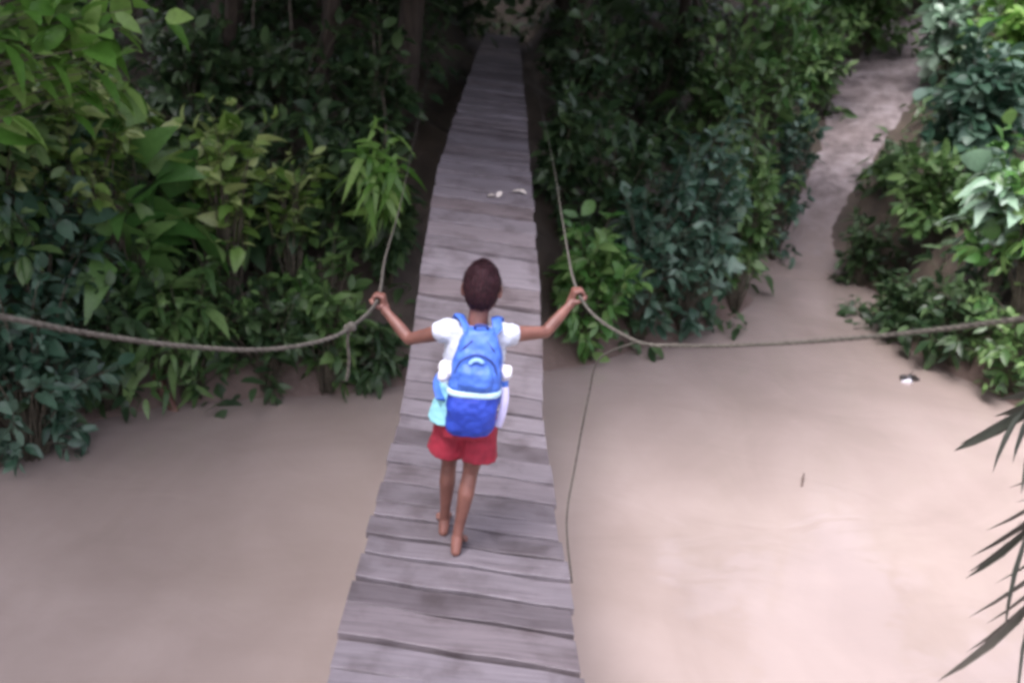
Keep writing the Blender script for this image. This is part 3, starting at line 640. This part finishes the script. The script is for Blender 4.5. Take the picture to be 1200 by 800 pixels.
tree('forest_tree', 'green tree behind the lime bush at the top right', 11.6, 17.5, .2, (12,18,3.4), 3.0, 'mid')
tree('forest_tree', 'far green tree beyond the end of the muddy path', 9.5, 25, .22, (9.5,25,4.2), 3.4, 'mid')
tree('forest_tree', 'added unseen tall tree on the near left bank, placed to shade the left water', -8.4, 4.6, .3, (-6.6,4.5,4.5), 3.3, 'mid', crz=2.4)  # added out of view; crown placed to shadow the left water
tree('forest_tree', 'added unseen tall tree behind the viewer on the left, placed to shade the left water', -8.6, -.4, .3, (-6.4,0,4.5), 3.4, 'mid', crz=3.2)  # unseen addition; blocks sun and sky from the left water
tree('forest_tree', 'added unseen rearmost tree on the near left bank, placed to shade the left side', -11, -5, .3, (-7,-4.8,4.6), 4.0, 'mid', crz=3.2)  # unseen addition; last of the row of light-blocking crowns
# lianas
def liana(px1, py1, d1, px2, py2, d2, label, r=.012):
    a = at(px1, py1, d1); c_ = at(px2, py2, d2); m_ = MB(); P = []
    for t in np.linspace(0, 1, 16): P.append(a.lerp(c_, t)+Vector((.06*noise.noise(Vector((t*3, px1, 0))), .05*noise.noise(Vector((px1, t*3, 1))), 0)))
    tag(m_.build('vine', M_liana), label, 'vine') if not m_.tube(P, r, 6) else None
liana(299,-60,11,296,120,10.6, 'pale thin vine hanging left of the slender brown trunk')
liana(337,-60,11,344,130,10.6, 'pale thin vine hanging just right of the slender brown trunk', .014)
liana(428,-60,10.5,452,170,10.2, 'bare vine hanging above the vivid drooping spray')

# undergrowth: ground cover on the banks, one mass
rg = np.random.default_rng(21); NC_ = 1500; NL_ = 44
X = rg.uniform(-13, 16, NC_*4); Y = rg.uniform(5, 30, NC_*4); dd = sdist(X, Y); bd, bz, bw = pathd(X, Y)
keep = (dd > -.08) & (bd > bw*1.2+.22) & ~((np.abs(X+.5) < .9) & (Y > 9) & (Y < 22))
X = X[keep][:NC_]; Y = Y[keep][:NC_]; NC_ = len(X); Rr_ = rg.uniform(.28, .6, NC_); Hh = rg.uniform(.2, .95, NC_)
v = rg.normal(size=(NC_, NL_, 3)); v /= np.linalg.norm(v, axis=2, keepdims=True); v *= rg.random((NC_, NL_, 1))**.4
ctr = np.stack([X, Y, height(X, Y)+Hh*.45], -1)
Bp = (ctr[:, None]+v*np.stack([Rr_, Rr_, Hh*.6], -1)[:, None]).reshape(-1, 3); v = v.reshape(-1, 3)
gz = height(Bp[:, 0], Bp[:, 1]); Bp[:, 2] = np.maximum(Bp[:, 2], gz+.02); N = len(Bp)
bd, bz, bw = pathd(Bp[:, 0], Bp[:, 1]); k_ = bd > bw*1.0; Bp = Bp[k_]; v = v[k_]; N = len(Bp)
th = rg.uniform(0, 2*np.pi, N); d = np.stack([np.cos(th), np.sin(th)-.2, rg.uniform(-.5, .5, N)], -1)+v*.7; nn = UP+rg.normal(size=(N, 3))*.45+v*.5; sz = .15*rg.lognormal(0, .35, N)
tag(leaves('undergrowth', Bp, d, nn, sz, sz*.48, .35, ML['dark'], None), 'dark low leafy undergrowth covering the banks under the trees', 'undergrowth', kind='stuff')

# ------------------------------------------------------------------ palm at the right edge
pb = Vector((5.9, 3.0, 0)); pb.z = hz(pb.x, pb.y)
palm = empty('palm_tree', pb); tag(palm, 'dark palm at the right edge, its pointed leaflets hanging over bright water', 'palm')
crown = at(1420, 470, 3.4)
m_ = MB(); m_.tube(spline([Vector((0,0,-.2)), Vector((-.2,.05,.9)), (crown-pb)*.6+Vector((.5,0,.1)), crown-pb], 8), [.11-.002*k for k in range(25)], 12); m_.build('trunk', M_bark, palm)
def frond(tip, sag, nl, LL, seed):
    rg = np.random.default_rng(seed); a = crown-pb; e = tip-pb; mid = (a+e)/2+Vector((0,0,sag)); P = spline([a, mid, e], 14); m_ = MB(); m_.tube(P, list(np.linspace(.013, .003, len(P))), 6); B_=[]; D_=[]; N_=[]; LL_=[]
    for k in range(nl):
        u = .12+.88*k/(nl-1); f_ = u*(len(P)-1); i = min(int(f_), len(P)-2); p = P[i].lerp(P[i+1], f_-i); t = (P[i+1]-P[i]).normalized(); s = t.cross(Vector((0,0,1))).normalized()
        for q in (-1, 1):
            dd_ = t*(.7+.5*u)+s*q*(.8-.5*u)+Vector((0,0,-.6+rg.normal()*.08)); B_.append(p); D_.append(dd_); N_.append(t.cross(dd_)*q+Vector((0,0,.4))); LL_.append(LL*(1-.45*u)*(1+rg.normal()*.12))
    f = m_.build('frond', ML['palm'], palm)
    leaves('leaflet', np.array(B_), np.array(D_), np.array(N_), np.array(LL_), np.array(LL_)*.19, .1, ML['palm'], f, 'lance')
frond(at(1200,480,2.9), .16, 11, .5, 1)
frond(at(1212,612,2.75), .14, 11, .55, 2)
frond(at(1215,700,2.6), .12, 12, .62, 3)
frond(at(1290,360,3.6), .3, 14, .45, 4)
frond(crown+Vector((1.0,-.5,.1)), .4, 16, .5, 5)
frond(crown+Vector((.6,1.0,.2)), .4, 16, .5, 6)

# ------------------------------------------------------------------ small loose things
p = hitz(1063, 446); m_ = MB()
for q, (dx, dy, r) in enumerate([(-.05,0,.05),(.02,.01,.06),(.08,.03,.05),(.12,.0,.03)]): m_.ball(p+Vector((dx,dy,.03)), (r,r*.8,r*.8), 10, 8)
m_.tube([p+Vector((-.02,.0,.04)), p+Vector((.1,.06,.14))], [.012,.006], 6)
deb = link('driftwood', fuse(m_, 'driftwood', .008, 1, lambda c: .012*noise.noise(c*14)), M_black); tag(deb, 'black lump of driftwood floating on the right water', 'driftwood')
m_ = MB(); m_.tube([p+Vector((-.09,-.05,.005)), p+Vector((0,-.06,.02)), p+Vector((.04,-.05,.005))], [.012,.028,.01], 8); m_.build('foam', M_white, deb)
p = hitz(940, 566); m_ = MB(); m_.tube([p+Vector((-.03,-.09,-.02)), p+Vector((0,0,.03)), p+Vector((.02,.06,.07))], [.008,.01,.005], 6); tag(m_.build('twig', M_twigwet), 'small dark twig poking from the middle of the right water', 'twig')
p = hitz(1045, 378); m_ = MB(); m_.tube(spline([p+Vector((-.25,-.1,.1)), p+Vector((0,0,.2)), p+Vector((.4,.1,.22)), p+Vector((.8,.5,.5))], 6), list(np.linspace(.012,.028,19)), 6)
m_.tube([p+Vector((0,0,.2)), p+Vector((-.1,-.05,.34))], [.012,.004], 5); tag(m_.build('branch', M_liana), 'pale dead branch leaning out over the water at the right inlet', 'branch')
p = hitz(196, 476); m_ = MB(); m_.tube(spline([p+Vector((-.2,.2,.3)), p+Vector((0,0,.1)), p+Vector((.12,-.08,-.03))], 5), list(np.linspace(.06,.035,11)), 8); tag(m_.build('root', simple('red_root', (.12,.06,.045), (.2,.1,.075), 12, .7, .5)), 'stubby reddish root dipping into the water at the left shore', 'root')
def litter(px, py, r, lab, seed):
    rg = np.random.default_rng(seed); p = deck_hit(px, py); N = 3; Bp = np.array([tuple(p+Vector((rg.uniform(-.03,.03), rg.uniform(-.03,.03), .008+.01*i))) for i in range(N)]); d = np.stack([rg.normal(size=N), rg.normal(size=N)*.6, np.full(N, .25)], -1)
    o = leaves('fallen_leaf', Bp, d, np.tile(UP, (N, 1))+rg.normal(size=(N, 3))*.3, r, r*.5, .3, M_dryleaf, None); tag(o, lab, 'leaf')
litter(578, 233, .085, 'pale fallen leaves lying mid deck ahead of the child', 4); litter(611, 227, .09, 'pale fallen leaves lying at the right edge of the far deck', 5)

GROUPS = {'tree': 'trees shading the river banks', 'shrub': 'shrubs crowding the river banks', 'bush': 'bushes crowding the river banks', 'plant': 'leafy plants on the river banks', 'vine': 'vines hanging in the dark forest', 'leaf': 'fallen leaves on the bridge deck'}
for o in COL.objects:
    if o.parent is None and o.get('category') in GROUPS: o['group'] = GROUPS[o['category']]
rl['group'] = rrp['group'] = 'handrail ropes of the bridge'
# ------------------------------------------------------------------ light
w = bpy.data.worlds.new('World'); S.world = w; w.use_nodes = True; nt = w.node_tree; bg = nt.nodes['Background']
sky = nt.nodes.new('ShaderNodeTexSky'); sky.sky_type = 'NISHITA'; sky.sun_disc = False
SE = rad(62); SA = rad(222)                 # hazy high sun, from the left and behind of the viewer (azimuth clockwise from +Y)
sky.sun_elevation = SE; sky.sun_rotation = SA; sky.air_density = 1.0; sky.dust_density = 5.0; sky.ozone_density = 1.0
hs = nt.nodes.new('ShaderNodeHueSaturation'); hs.inputs['Saturation'].default_value = .35
tint = nt.nodes.new('ShaderNodeMixRGB'); tint.blend_type = 'MULTIPLY'; tint.inputs[0].default_value = 1; tint.inputs[2].default_value = (1.05,.955,1.08,1)
nt.links.new(sky.outputs[0], hs.inputs['Color']); nt.links.new(hs.outputs[0], tint.inputs[1]); nt.links.new(tint.outputs[0], bg.inputs['Color'])
bg.inputs['Strength'].default_value = .14
sl = bpy.data.lights.new('sun', 'SUN'); sl.energy = .95; sl.angle = rad(28); sl.color = (1,.935,.95)
so = bpy.data.objects.new('sun', sl); COL.objects.link(so)
sd = Vector((math.sin(SA)*math.cos(SE), math.cos(SA)*math.cos(SE), math.sin(SE)))
so.rotation_euler = sd.to_track_quat('Z', 'Y').to_euler()
so.location = (0,0,20)
vs = S.view_settings; vs.view_transform = 'Standard'; vs.look = 'None'; vs.gamma = 1; vs.use_curve_mapping = False; vs.exposure = 1.92
S.cycles.filter_width = 3.4
S.cycles.use_denoising = True
S.cycles.max_bounces = 6; S.cycles.diffuse_bounces = 3; S.cycles.transmission_bounces = 3
